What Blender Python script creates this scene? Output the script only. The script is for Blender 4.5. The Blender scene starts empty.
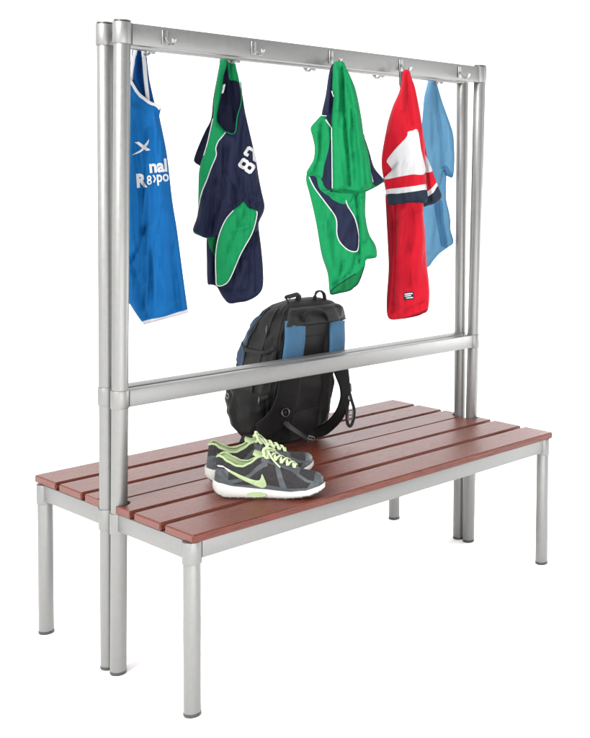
import bpy, bmesh, math, random
import numpy as np
from mathutils import Vector, Matrix, noise
from mathutils.geometry import delaunay_2d_cdt
random.seed(7)
C = bpy.context.scene
COL = C.collection

# ------------------------------------------------------------------ camera
CF, PIT, YAW, ROL = 1081.95, -0.04412, 0.88636, 0.01224
CAM = Vector((-1.47694, -2.60269, 1.31793))
PPX, PPY = 235.65, -147.79
FW = Vector((math.cos(PIT)*math.sin(YAW), math.cos(PIT)*math.cos(YAW), math.sin(PIT)))
_r = Vector((math.cos(YAW), -math.sin(YAW), 0)); _u = _r.cross(FW)
RR = _r*math.cos(ROL) + _u*math.sin(ROL); UU = _u*math.cos(ROL) - _r*math.sin(ROL)
cd = bpy.data.cameras.new('camera'); cam = bpy.data.objects.new('camera', cd); COL.objects.link(cam)
m = Matrix((RR, UU, -FW)).transposed().to_4x4(); m.translation = CAM; cam.matrix_world = m
cd.sensor_fit = 'HORIZONTAL'; cd.sensor_width = 36; cd.lens = CF/590*36
cd.shift_x = -PPX/590; cd.shift_y = PPY/590
cd.clip_start = 0.05; cd.clip_end = 200
C.camera = cam
# ------------------------------------------------------------------ world (studio surround) and softboxes, with added floor fills
W = bpy.data.worlds.new('World'); C.world = W; W.use_nodes = True
nt = W.node_tree; nt.nodes.clear()
tc = nt.nodes.new('ShaderNodeTexCoord'); sx = nt.nodes.new('ShaderNodeSeparateXYZ')
nt.links.new(tc.outputs['Generated'], sx.inputs[0])
def wmath(op, a, b):
    n = nt.nodes.new('ShaderNodeMath'); n.operation = op
    for i, v in enumerate((a, b)):
        if isinstance(v, (int, float)): n.inputs[i].default_value = v
        else: nt.links.new(v, n.inputs[i])
    return n.outputs[0]
# brighter to the left and behind the bench, dimmer towards the right front
d1 = wmath('MULTIPLY', sx.outputs[0], -0.66); d2 = wmath('MULTIPLY', sx.outputs[1], 0.75)
dd = wmath('ADD', d1, d2)
rp = nt.nodes.new('ShaderNodeValToRGB'); nt.links.new(wmath('ADD', wmath('MULTIPLY', dd, 0.5), 0.5), rp.inputs[0])
rp.color_ramp.elements[0].position = 0.0; rp.color_ramp.elements[0].color = (.20, .205, .22, 1)
rp.color_ramp.elements[1].position = 1.0; rp.color_ramp.elements[1].color = (1, 1, 1, 1)
for p_, v_ in ((.16, .26), (.42, .58), (.60, .98)):
    e_ = rp.color_ramp.elements.new(p_); e_.color = (v_, v_, v_*1.01, 1)
bg = nt.nodes.new('ShaderNodeBackground'); nt.links.new(rp.outputs[0], bg.inputs[0]); bg.inputs[1].default_value = 2.55
wo = nt.nodes.new('ShaderNodeOutputWorld'); nt.links.new(bg.outputs[0], wo.inputs[0])
def area(name, loc, target, sxx, syy, power, col=(1, 1, 1)):
    l = bpy.data.lights.new(name, 'AREA'); l.shape = 'RECTANGLE'; l.size = sxx; l.size_y = syy; l.energy = power; l.color = col
    o = bpy.data.objects.new(name, l); COL.objects.link(o); o.location = loc
    o.rotation_euler = (Vector(target)-Vector(loc)).to_track_quat('-Z', 'Y').to_euler()
    return o
area('softbox_key', (-3.6, -1.0, 3.4), (0.6, 0, 0.7), 1.1, 1.1, 390, (1, .985, .96))
area('softbox_overhead', (1.2, 0.6, 4.6), (0.7, 0, 0), 5, 5, 25)
area('added_fill_low_front', (-0.4, -3.0, .75), (0.7, 0.3, 0.0), 3.0, .9, 75)  # added fill, brightens the floor beneath the bench
area('added_fill_low_right', (3.4, -0.2, .8), (0.8, 0.1, 0.0), 2.6, .9, 75)  # second added fill, clears shade from the floor under the seat
area('softbox_strip', (3.6, -2.4, 1.8), (0.9, 0, 0.8), 0.5, 2.6, 40)
C.view_settings.view_transform = 'Standard'; C.view_settings.look = 'None'
C.view_settings.exposure = 0; C.view_settings.gamma = 1
C.render.engine = 'CYCLES'

# ------------------------------------------------------------------ helpers
def ray(px, py):
    return FW + RR*((px-295-PPX)/CF) - UU*((py-369-PPY)/CF)
def at(px, py, y):                       # point of the world plane Y = y
    d = ray(px, py); return CAM + d*((y-CAM.y)/d.y)
def atz(px, py, z):
    d = ray(px, py); return CAM + d*((z-CAM.z)/d.z)
def tag(o, label=None, cat=None, group=None, kind=None):
    if label: o['label'] = label
    if cat: o['category'] = cat
    if group: o['group'] = group
    if kind: o['kind'] = kind
    return o
def empty(name, loc=(0, 0, 0)):
    o = bpy.data.objects.new(name, None); COL.objects.link(o); o.location = loc; o.empty_display_size = .05
    return o
PINV = {}
def link(name, me, mats, parent=None):
    o = bpy.data.objects.new(name, me); COL.objects.link(o)
    if not isinstance(mats, (list, tuple)): mats = [mats]
    for mm in mats: me.materials.append(mm)
    if parent is not None:
        o.parent = parent
        off = Vector((0, 0, 0)); p = parent
        while p is not None: off += p.location; p = p.parent
        o.location = -off                # meshes are written in world coordinates
        for v in me.vertices: pass
    return o
def build(name, bm, mats, parent=None, smooth=False):
    me = bpy.data.meshes.new(name); bm.normal_update(); bm.to_mesh(me); bm.free()
    o = link(name, me, mats, parent)
    if smooth is True: me.polygons.foreach_set('use_smooth', [True]*len(me.polygons))
    elif smooth:
        me.polygons.foreach_set('use_smooth', [True]*len(me.polygons)); me.set_sharp_from_angle(angle=math.radians(smooth))
    return o
def box(bm, lo, hi, bev=0, seg=2, mi=0):
    r = bmesh.ops.create_cube(bm, size=1)
    c = [(a+b)/2 for a, b in zip(lo, hi)]; s = [b-a for a, b in zip(lo, hi)]
    for v in r['verts']: v.co = Vector([c[i]+v.co[i]*s[i] for i in range(3)])
    if bev:
        es = list({e for v in r['verts'] for e in v.link_edges})
        bmesh.ops.bevel(bm, geom=es, offset=bev, segments=seg, affect='EDGES', profile=.5)
def tube(bm, a, b, r0, r1=None, n=40, cap=True, bev=0):
    a = Vector(a); b = Vector(b); r1 = r0 if r1 is None else r1
    d = (b-a); L = d.length; q = d.to_track_quat('Z', 'Y')
    prof = [(r0, 0), (r1, L)]
    if bev: prof = [(r0-bev, 0), (r0-bev*.3, bev*.3), (r0, bev), (r1, L-bev), (r1-bev*.3, L-bev*.3), (r1-bev, L)]
    rings = []
    for rr, z in prof:
        rings.append([bm.verts.new(a+q@Vector((rr*math.cos(2*math.pi*i/n), rr*math.sin(2*math.pi*i/n), z))) for i in range(n)])
    for k in range(len(rings)-1):
        for i in range(n):
            bm.faces.new((rings[k][i], rings[k][(i+1) % n], rings[k+1][(i+1) % n], rings[k+1][i]))
    if cap: bm.faces.new(list(reversed(rings[0]))); bm.faces.new(rings[-1])
def smooth_path(pts, n):                 # Catmull-Rom
    pts = [Vector(p) for p in pts]; out = []
    P = [pts[0]*2-pts[1]] + pts + [pts[-1]*2-pts[-2]]
    for i in range(1, len(P)-2):
        for k in range(n):
            t = k/n; a, b, c, d = P[i-1:i+3]
            out.append(.5*((2*b)+(c-a)*t+(2*a-5*b+4*c-d)*t*t+(3*b-a-3*c+d)*t**3))
    out.append(pts[-1]); return out
def sweep(bm, pts, w, t, nrm, closed=False, n=12, ex=.6, taper=False):
    """flat or round band: w wide, t thick; nrm = face direction (one vector or one per point)"""
    pts = [Vector(p) for p in pts]; N = len(pts); rings = []
    for i, p in enumerate(pts):
        if closed: tg = pts[(i+1) % N]-pts[i-1]
        else: tg = pts[min(i+1, N-1)]-pts[max(i-1, 0)]
        tg.normalize(); nn = Vector(nrm[i] if isinstance(nrm, list) else nrm)
        nn = (nn-tg*nn.dot(tg)).normalized(); sd = tg.cross(nn)
        ww = w[i] if isinstance(w, list) else w
        k = 1.0
        if taper and (i == 0 or i == N-1): k = .55
        ring = []
        for j in range(n):
            a = 2*math.pi*j/n; ca, sa = math.cos(a), math.sin(a)
            x = math.copysign(abs(ca)**ex, ca)*ww/2*k; y = math.copysign(abs(sa)**ex, sa)*t/2*k
            ring.append(bm.verts.new(p+sd*x+nn*y))
        rings.append(ring)
    M = N if closed else N-1
    for k in range(M):
        a = rings[k]; b = rings[(k+1) % N]
        for j in range(n): bm.faces.new((a[j], a[(j+1) % n], b[(j+1) % n], b[j]))
    if not closed: bm.faces.new(list(reversed(rings[0]))); bm.faces.new(rings[-1])

# ------------------------------------------------------------------ materials
ALB = .57
def mat(name, col, rough=.6, metal=0, spec=.5, nscale=0, namt=.0, bump=0, bscale=200, sheen=0, stretch=(1, 1, 1), coat=0, rvar=0, noise2=None):
    if 'floor' not in name: col = tuple(c*ALB for c in col)
    mt = bpy.data.materials.new(name); mt.use_nodes = True; t = mt.node_tree; b = t.nodes['Principled BSDF']
    b.inputs['Roughness'].default_value = rough; b.inputs['Metallic'].default_value = metal
    b.inputs['Specular IOR Level'].default_value = spec; b.inputs['Sheen Weight'].default_value = sheen
    b.inputs['Sheen Roughness'].default_value = .5; b.inputs['Coat Weight'].default_value = coat
    b.inputs['Base Color'].default_value = (*col, 1)
    g = t.nodes.new('ShaderNodeTexCoord'); mp = t.nodes.new('ShaderNodeMapping'); mp.inputs['Scale'].default_value = stretch
    t.links.new(g.outputs['Object'], mp.inputs[0])
    if namt:
        n = t.nodes.new('ShaderNodeTexNoise'); n.inputs['Scale'].default_value = nscale; n.inputs['Detail'].default_value = 6
        n.inputs['Roughness'].default_value = .65; t.links.new(mp.outputs[0], n.inputs[0])
        r = t.nodes.new('ShaderNodeMapRange'); t.links.new(n.outputs[0], r.inputs[0])
        r.inputs[1].default_value = .25; r.inputs[2].default_value = .75; r.inputs[3].default_value = 1-namt; r.inputs[4].default_value = 1+namt
        v = t.nodes.new('ShaderNodeMix'); v.data_type = 'RGBA'; v.blend_type = 'MULTIPLY'; v.inputs[0].default_value = 1
        v.inputs[6].default_value = (*col, 1); t.links.new(r.outputs[0], v.inputs[7]); t.links.new(v.outputs[2], b.inputs['Base Color'])
        if rvar:
            r2 = t.nodes.new('ShaderNodeMapRange'); t.links.new(n.outputs[0], r2.inputs[0])
            r2.inputs[1].default_value = .25; r2.inputs[2].default_value = .75; r2.inputs[3].default_value = rough-rvar; r2.inputs[4].default_value = rough+rvar
            t.links.new(r2.outputs[0], b.inputs['Roughness'])
    if bump:
        n = t.nodes.new('ShaderNodeTexNoise'); n.inputs['Scale'].default_value = bscale; n.inputs['Detail'].default_value = 4
        t.links.new(mp.outputs[0], n.inputs[0]); u = t.nodes.new('ShaderNodeBump'); u.inputs['Strength'].default_value = bump
        u.inputs['Distance'].default_value = .002; t.links.new(n.outputs[0], u.inputs['Height']); t.links.new(u.outputs[0], b.inputs['Normal'])
    return mt
M = {}
M['floor'] = mat('white_studio_floor', (.95, .95, .95), .8, spec=.1, nscale=3, namt=.01)
M['metal'] = mat('satin_silver_metal', (.305, .305, .298), .45, .78, nscale=70, namt=.06, rvar=.05, bump=.12, bscale=700)
M['cast'] = mat('cast_aluminium', (.42, .42, .42), .36, 1, nscale=90, namt=.05, bump=.1, bscale=400)
M['black_plastic'] = mat('black_plastic', (.03, .03, .032), .45, nscale=40, namt=.1)
M['wood'] = mat('red_stained_slat', (.142, .0300, .0160), .30, spec=.30, nscale=10, namt=.55, bump=.3, bscale=40, stretch=(1.6, 30, 30), rvar=.09)
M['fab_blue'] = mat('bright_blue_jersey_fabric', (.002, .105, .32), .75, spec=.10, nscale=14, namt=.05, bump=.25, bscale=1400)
M['fab_blue_shade'] = mat('blue_jersey_shaded_inside', (.002, .050, .20), .8, spec=.10, nscale=14, namt=.05, bump=.2, bscale=1400)  # same blue cloth, its colour darkened for the shade inside the neck
M['fab_white'] = mat('white_fabric_trim', (.56, .56, .575), .8, spec=.10, nscale=30, namt=.03, bump=.2, bscale=1400)
M['print_white'] = mat('white_print', (.58, .58, .58), .55, nscale=60, namt=.03)
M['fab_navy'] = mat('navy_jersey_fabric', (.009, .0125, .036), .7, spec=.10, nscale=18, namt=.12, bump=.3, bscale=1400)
M['fab_navy_shade'] = mat('navy_jersey_shaded_inside', (.005, .0065, .022), .8, spec=.10, nscale=18, namt=.12, bump=.3, bscale=1400)  # navy with the shade of the neck hole put into the colour
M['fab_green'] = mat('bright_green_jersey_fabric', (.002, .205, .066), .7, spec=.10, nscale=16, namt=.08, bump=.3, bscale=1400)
M['fab_green_dark'] = mat('green_jersey_shaded_inside_and_hem', (.002, .125, .036), .8, spec=.10, nscale=16, namt=.08, bump=.3, bscale=1400)  # deeper green: shade of the hem opening in the colour, also dark hems
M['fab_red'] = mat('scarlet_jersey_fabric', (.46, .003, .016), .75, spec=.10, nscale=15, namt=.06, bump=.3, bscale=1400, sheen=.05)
M['fab_red_dark'] = mat('darker_red_jersey_fabric', (.22, .004, .012), .8, spec=.10, nscale=15, namt=.06, bump=.3, bscale=1400)  # darker red for the left strip and hem of the lower body
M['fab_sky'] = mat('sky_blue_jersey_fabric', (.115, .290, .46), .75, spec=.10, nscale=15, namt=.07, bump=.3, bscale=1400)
M['fab_sky_shade'] = mat('sky_blue_jersey_shaded_inside', (.060, .180, .34), .8, spec=.10, nscale=15, namt=.07, bump=.3, bscale=1400)  # shade inside the sleeve opening and hem fold put into the colour
M['fab_slate'] = mat('dark_navy_cuff_fabric', (.016, .024, .042), .75, spec=.10, nscale=15, namt=.1, bump=.3, bscale=1400)

# ------------------------------------------------------------------ floor and backdrop (one swept white sheet)
bm = bmesh.new()
prof = [(-14, 0), (6, 0)] + [(6+2.5*math.sin(a), 2.5-2.5*math.cos(a)) for a in [math.pi/2*i/12 for i in range(1, 13)]] + [(8.5, 9)]
NX = 2; vs = []
ax_ = Vector((FW.x, FW.y, 0)).normalized(); sd_ = Vector((ax_.y, -ax_.x, 0))
for (y, z) in prof:
    vs.append([bm.verts.new(ax_*y + sd_*x + Vector((0, 0, z))) for x in (-14, 14)])
for i in range(len(vs)-1): bm.faces.new((vs[i][0], vs[i][1], vs[i+1][1], vs[i+1][0]))
o = build('floor', bm, M['floor'], smooth=True); tag(o, 'seamless white studio floor sweeping up into a white backdrop', 'floor', kind='structure')

# ------------------------------------------------------------------ the bench
L, D, R = 1.3523, .359, .0205
H, ZT = 1.689, .45
def yf(z): k = z/H; return -.0237*(1-k)-.0571*k
def yb(z): k = z/H; return .0237*(1-k)+.0256*k
bench = empty('changing_room_bench', (L/2, 0, 0))
tag(bench, 'silver framed double sided changing room bench with red brown slats and a raised hook rail', 'bench')
TH = .021; ZF = ZT-TH                       # slat thickness, frame top
FH = .046
for sgn in (-1, 1):
    for X in (0, L):
        bm = bmesh.new(); tube(bm, (X, sgn*D, .006), (X, sgn*D, ZF-.004), R, n=48, bev=.001)
        leg = build('leg', bm, M['metal'], bench, smooth=40)
        bm = bmesh.new(); tube(bm, (X, sgn*D, 0), (X, sgn*D, .010), R+.0006, n=48, bev=.002)
        build('foot_cap', bm, M['black_plastic'], leg, smooth=40)
        bm = bmesh.new(); tube(bm, (X, sgn*D, ZF-FH-.010), (X, sgn*D, ZF-.002), R+.0028, n=48, bev=.0012)
        build('collar', bm, M['metal'], leg, smooth=40)
for fy, nm in ((yf, 'f'), (yb, 'b')):
    for X in (0, L):
        P = lambda z: Vector((X, fy(z), z))
        bm = bmesh.new(); tube(bm, P(.006), P(H-.004), R, n=48, bev=.001)
        post = build('post', bm, M['metal'], bench, smooth=40)
        bm = bmesh.new(); tube(bm, P(0), P(.010), R+.0006, n=48, bev=.002); build('foot_cap', bm, M['black_plastic'], post, smooth=40)
        bm = bmesh.new(); tube(bm, P(H-.006), P(H+.004), R+.0005, n=48, bev=.0015); build('end_cap', bm, M['black_plastic'], post, smooth=40)
        for z0, z1 in ((ZF-FH-.010, ZF-.002), (.7005, .7475), (H-.056, H-.0015)):
            bm = bmesh.new(); tube(bm, P(z0), P(z1), R+.0026, n=48, bev=.0012); build('collar', bm, M['metal'], post, smooth=40)
# seat frame rails
for sgn in (-1, 1):
    bm = bmesh.new(); box(bm, (R-.002, sgn*(D+.006)-.010, ZF-FH), (L-R+.002, sgn*(D+.006)+.010, ZF-.001), .0025)
    build('side_rail', bm, M['metal'], bench, smooth=40)
    for X in (0, L):
        bm = bmesh.new(); a, b = sorted((sgn*(D-R+.002), sgn*.046))
        box(bm, (X-.010-(.004 if X == 0 else -.004), a, ZF-FH), (X+.010-(.004 if X == 0 else -.004), b, ZF-.001), .0025)
        build('end_rail', bm, M['metal'], bench, smooth=40)
    for X in (L/2,):
        bm = bmesh.new(); a, b = sorted((sgn*(D-.006), sgn*.03)); box(bm, (X-.015, a, ZF-FH+.012), (X+.015, b, ZF-.001), .002)
        build('cross_bearer', bm, M['metal'], bench, smooth=40)
bm = bmesh.new(); box(bm, (R+.004, -.012, ZF-FH+.006), (L-R-.004, .012, ZF-.0015), .0025); build('centre_rail', bm, M['metal'], bench, smooth=40)
# slats
EX = .0165
def slat(y0, y1, notch=None):
    s0, s1 = -EX, L+EX
    pts = [(s0, y0), (s1, y0)]
    if notch is None: pts += [(s1, y1), (s0, y1)]
    else:
        yc, far = notch                       # post centre, the slat edge the notch opens to
        rr = R+.006
        def arc(X, st):
            out = []
            for i in range(13):
                a = math.pi*i/12; out.append((X+rr*math.cos(a), yc-st*(rr*math.sin(a))))
            return out
        if far == 'hi':
            pts += [(s1, yc-.004), (L+rr, yc-.004)] + arc(L, 1)[1:-1] + [(L-rr, yc), (L-rr, y1), (rr, y1), (rr, yc)] + arc(0, 1)[1:-1] + [(-rr, yc-.004), (s0, yc-.004)]
            pts = [p for p in pts if s0-1e-6 <= p[0] <= s1+1e-6]
        else:
            pts = [(s0, y1), (s0, yc+.004)] + [(x, y) for x, y in reversed(arc(0, -1)) if x > s0] + [(rr, y0), (L-rr, y0)] + [(x, y) for x, y in reversed(arc(L, -1)) if x < s1] + [(s1, yc+.004), (s1, y1)]
            pts = pts[::-1] if False else pts
    bm = bmesh.new(); clean = []
    for p in pts:
        if not clean or (abs(p[0]-clean[-1][0])+abs(p[1]-clean[-1][1])) > 1e-4: clean.append(p)
    lo = [bm.verts.new((x, y, ZF)) for x, y in clean]; f = bm.faces.new(lo)
    e = bmesh.ops.extrude_face_region(bm, geom=[f]); up = [g for g in e['geom'] if isinstance(g, bmesh.types.BMVert)]
    for v in up: v.co.z = ZT
    bmesh.ops.recalc_face_normals(bm, faces=bm.faces)
    top = [ed for ed in bm.edges if all(v.co.z > ZT-1e-5 for v in ed.verts)] + [ed for ed in bm.edges if abs(ed.verts[0].co.z-ed.verts[1].co.z) > .01 and ed.calc_face_angle(0) > .8] + [ed for ed in bm.edges if all(v.co.z < ZF+1e-5 for v in ed.verts)]
    bmesh.ops.bevel(bm, geom=top, offset=.003, segments=3, affect='EDGES', clamp_overlap=True)
    return build('slat', bm, M['wood'], bench, smooth=35)
Y0, SW, SG = -.388, .1196, .0192
slat(Y0, Y0+SW); slat(Y0+SW+SG, Y0+2*SW+SG)
slat(Y0+2*(SW+SG), -.0035, (yf(ZT), 'hi'))
slat(.0035, -Y0-2*(SW+SG), (yb(ZT), 'lo'))
slat(-Y0-2*SW-SG, -Y0-SW-SG); slat(-Y0-SW, -Y0)
# rails between the posts
def rail(name, fy, z0, z1, t, parent=bench, dy=0):
    y0 = fy((z0+z1)/2)+dy; bm = bmesh.new(); box(bm, (R-.001, y0-t/2, z0), (L-R+.001, y0+t/2, z1), .002)
    return build(name, bm, M['metal'], parent, smooth=40)
rail('middle_rail', yf, .702, .746, .030); rail('middle_rail', yb, .702, .746, .046, dy=-.008)
def hook_bm(X, y, z, s, wk=1.0):                    # s = -1: sticks out towards the front
    bm = bmesh.new()
    box(bm, (X-.008, min(y, y+s*.004), z-.020), (X+.008, max(y, y+s*.004), z+.019), .0018, 3)
    arc = [(y+s*.003, z+.002), (y+s*.010, z-.006), (y+s*.017, z-.014), (y+s*.026, z-.020), (y+s*.036, z-.019), (y+s*.043, z-.012), (y+s*.045, z-.005)]
    sp = smooth_path([Vector((X, a, b)) for a, b in arc], 5)
    nr = []
    for i in range(len(sp)):
        tg = (sp[min(i+1, len(sp)-1)]-sp[max(i-1, 0)]).normalized(); nr.append(tg.cross(Vector((1, 0, 0))))
    ws = [(.007+.007*wk)*.3+.7*(.007+.009*wk)*(i/(len(sp)-1))**1.5 for i in range(len(sp))]
    sweep(bm, sp, ws, .005, nr, n=16, ex=.7, taper=True)
    bmesh.ops.recalc_face_normals(bm, faces=bm.faces)
    return bm
HXF = [.110, .388, .668, .957, 1.232]; HXB = [.146, .4185, .697, .9855, 1.262]
HZ = H-.030
rf = rail('hook_rail', yf, H-.0575, H-.003, .030); rb = rail('hook_rail', yb, H-.0575, H-.003, .030)
yF = yf(HZ)-.0148; yB = yb(HZ)+.0148
for X in HXF: build('hook', hook_bm(X, yF, HZ, -1), M['cast'], rf, smooth=45)
for X in HXB: build('hook', hook_bm(X, yB, HZ-.013, 1, 1.7), M['cast'], rb, smooth=45)

# ------------------------------------------------------------------ hanging garments
def dens(poly, step=1.6, closed=True):
    out = []; n = len(poly)
    for i in range(n if closed else n-1):
        a = poly[i]; b = poly[(i+1) % n]; d = math.hypot(b[0]-a[0], b[1]-a[1]); k = max(1, int(d/step))
        for j in range(k): out.append((a[0]+(b[0]-a[0])*j/k, a[1]+(b[1]-a[1])*j/k))
    if not closed: out.append(poly[-1])
    return out
def sm2(poly, closed=True, n=4):
    out = []; N = len(poly)
    for i in range(N if closed else N-1):
        if closed: a, b, c, d = poly[i-1], poly[i], poly[(i+1) % N], poly[(i+2) % N]
        else: a, b, c, d = poly[max(i-1, 0)], poly[i], poly[i+1], poly[min(i+2, N-1)]
        for k in range(n):
            t = k/n
            out.append(tuple(.5*((2*b[q])+(c[q]-a[q])*t+(2*a[q]-5*b[q]+4*c[q]-d[q])*t*t+(3*b[q]-a[q]-3*c[q]+d[q])*t**3) for q in (0, 1)))
    if not closed: out.append(poly[-1])
    return out
def inside(P, poly):
    P = np.asarray(P, float); x, y = P[:, 0], P[:, 1]; r = np.zeros(len(P), bool); n = len(poly)
    for i in range(n):
        x0, y0 = poly[i]; x1, y1 = poly[(i+1) % n]
        if y0 == y1: continue
        c = ((y0 > y) != (y1 > y)) & (x < (x1-x0)*(y-y0)/(y1-y0)+x0); r ^= c
    return r
def dist(P, line, closed=False):
    P = np.asarray(P, float); best = np.full(len(P), 1e9); n = len(line)
    for i in range(n if closed else n-1):
        a = np.array(line[i], float); b = np.array(line[(i+1) % n], float); ab = b-a; l2 = ab@ab+1e-12
        t = np.clip(((P-a)@ab)/l2, 0, 1); d = np.hypot(*(P-a-t[:, None]*ab).T); best = np.minimum(best, d)
    return best
class Garment:
    def __init__(s, name, label, px, py, y, seed, cat='sports shirt', turn=0):
        s.anchor = at(px, py, y); d = Vector((s.anchor.x-CAM.x, s.anchor.y-CAM.y, 0)).normalized()
        d.rotate(Matrix.Rotation(math.radians(turn), 3, 'Z'))
        s.n = -d; s.right = Vector((d.y, -d.x, 0)); s.ox, s.oy = px, py; s.seed = seed
        s.root = empty(name, s.anchor); tag(s.root, label, cat, 'sports shirts hanging on the hook rail')
    def pt(s, x, y, h):                    # outline point at its own place on the garment's vertical plane
        r = ray(x, y); t = (s.anchor-CAM).dot(s.n)/r.dot(s.n); return CAM + r*t + s.n*h
    def height(s, P, ly):
        P = np.asarray(P, float)
        de = dist(P, ly['out'], True); k = np.clip(de/ly['R'], 0, 1)
        h = ly['T']*np.sqrt(np.clip(1-(1-k)**2, 0, 1))
        for (line, amp, wid) in ly['folds']:
            q = dist(P, line)/wid; h = h + 2.3*amp*.001*(np.exp(-(q*1.3)**1.15) if amp < 0 else np.exp(-q*q))*np.clip(k*1.3, 0, 1)
        def wv(x, y):
            wx = x+5*noise.noise(Vector((x*.03, y*.022, s.seed+2.5)))
            a = noise.noise(Vector((wx*.13+s.seed*9, y*.014, s.seed))); b = 1-2.4*abs(noise.noise(Vector((wx*.15+s.seed*4, y*.015, s.seed+30))))
            c = 1-2.6*abs(noise.noise(Vector(((x+y*.6)*.07, (y-x*.6)*.035, s.seed+8))))
            return a*.65+b*.75+c*.45
        wn = np.array([wv(x, y) for x, y in P])
        return h + wn*1.7*ly['wr']*.001*k + ly['off']
    def layer(s, name, out, off=0, T=.012, R=7, folds=(), regions=(), mats=(), wr=4, parent=None, step=1.3, back=.008, smooth=True, label=None):
        out = dens(sm2(out) if smooth else out, step)
        ly = dict(out=out, off=off, T=T*.75, R=R*.6, folds=list(folds), wr=wr)
        vin = []; ein = []
        def addloop(lp):
            b = len(vin); vin.extend(lp); n = len(lp); ein.extend([(b+i, b+(i+1) % n) for i in range(n)])
        addloop(out)
        regs = []
        for (poly, mi) in regions:
            pl = dens(sm2(poly), step); regs.append((pl, mi)); addloop(pl)
        xs = [p[0] for p in out]; ys = [p[1] for p in out]
        g = []; y = min(ys); row = 0
        while y < max(ys):
            x = min(xs)+(row % 2)*step*.5
            while x < max(xs): g.append((x+random.uniform(-.15, .15), y+random.uniform(-.15, .15))); x += step
            y += step*.87; row += 1
        g = np.array(g); ok = inside(g, out) & (dist(g, out, True) > step*.5)
        for pl, _ in regs: ok &= dist(g, pl, True) > step*.4
        vin.extend([tuple(p) for p in g[ok]])
        vo, eo, fo, _, _, _ = delaunay_2d_cdt([Vector(v) for v in vin], ein, [], 0, 1e-4)
        V = np.array([(v.x, v.y) for v in vo]); F = [f for f in fo]
        cen = np.array([V[list(f)].mean(0) for f in F]); keep = inside(cen, out)
        F = [f for f, kk in zip(F, keep) if kk]; cen = cen[keep]
        mi = np.zeros(len(F), int)
        for pl, mm in regs: mi[inside(cen, pl)] = mm
        Hh = s.height(V, ly); de = dist(V, out, True); onb = de < 1e-3
        kb = np.clip(de/ly['R'], 0, 1); hb = off-back*np.sqrt(np.clip(1-(1-kb)**2, 0, 1))-.0005
        Hh[onb] = off; 
        bm = bmesh.new(); used = sorted({i for f in F for i in f}); fv = {}; bv = {}
        for i in used:
            fv[i] = bm.verts.new(s.pt(V[i][0], V[i][1], Hh[i]))
            bv[i] = fv[i] if onb[i] else bm.verts.new(s.pt(V[i][0], V[i][1], min(hb[i], Hh[i]-.0015)))
        for f, mm in zip(F, mi):
            for tab, rev in ((fv, False), (bv, True)):
                idx = [tab[i] for i in f]
                if rev: idx.reverse()
                if len(set(idx)) < 3: continue
                try: fc = bm.faces.new(idx)
                except ValueError: continue
                fc.material_index = int(mm)
        o = build(name, bm, [M[k] for k in mats], parent or s.root, smooth=True)
        if label: o['label'] = label
        s.ly = ly; o_ly = ly
        return o, ly
    def piping(s, name, ly, lines, w, mk, t=.0022, parent=None, lift=.0006, inset=0):
        bm = bmesh.new()
        for line in lines:
            P = dens(sm2(line, False, 5), 1.2, False); hs = s.height(P, ly)
            pts = [s.pt(x, y, h+lift) for (x, y), h in zip(P, hs)]
            sweep(bm, pts, w, t, s.n, n=8, ex=.8)
        return build(name, bm, M[mk], parent or s.root, smooth=True)
    def decal(s, name, ly, polys, mk, parent=None, lift=.0018, label=None, step=1.0):
        """flat print or patch that follows the cloth: polygons in the garment's plane"""
        bm = bmesh.new()
        for poly in polys:
            holes = []
            if isinstance(poly, dict): holes = poly['holes']; poly = poly['out']
            pl = dens(poly, .5); vin = list(pl); ein = [(i, (i+1) % len(pl)) for i in range(len(pl))]
            hl = []
            for hh in holes:
                h2 = dens(hh, .5); b = len(vin); vin += h2; ein += [(b+i, b+(i+1) % len(h2)) for i in range(len(h2))]; hl.append(h2)
            gx = [(x, y) for x in np.arange(min(p[0] for p in pl), max(p[0] for p in pl), 1.1) for y in np.arange(min(p[1] for p in pl), max(p[1] for p in pl), 1.1)]
            if gx:
                okg = inside(gx, pl) & (dist(gx, pl, True) > .35)
                for h2 in hl: okg &= ~inside(gx, h2) & (dist(gx, h2, True) > .35)
                vin += [p for p, q in zip(gx, okg) if q]
            vo, eo, fo, _, _, _ = delaunay_2d_cdt([Vector(v) for v in vin], ein, [], 0, 1e-5)
            V = np.array([(v.x, v.y) for v in vo]); F = [f for f in fo]; cen = np.array([V[list(f)].mean(0) for f in F])
            keep = inside(cen, pl) & inside(cen, ly['out'])
            for h2 in hl: keep &= ~inside(cen, h2)
            F = [f for f, kk in zip(F, keep) if kk]; Hh = s.height(V, ly)
            used = sorted({i for f in F for i in f}); top = {}; bot = {}
            for i in used:
                top[i] = bm.verts.new(s.pt(V[i][0], V[i][1], Hh[i]+lift)); bot[i] = bm.verts.new(s.pt(V[i][0], V[i][1], Hh[i]-.0004))
            cnt = {}
            for f in F:
                bm.faces.new([top[i] for i in f]); bm.faces.new([bot[i] for i in reversed(f)])
                for a, b in zip(f, list(f[1:])+[f[0]]): cnt[(a, b)] = 1
            for (a, b) in cnt:
                if (b, a) not in cnt: bm.faces.new((top[b], top[a], bot[a], bot[b]))
        o = build(name, bm, M[mk], parent or s.root)
        if label: o['label'] = label
        return o
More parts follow.
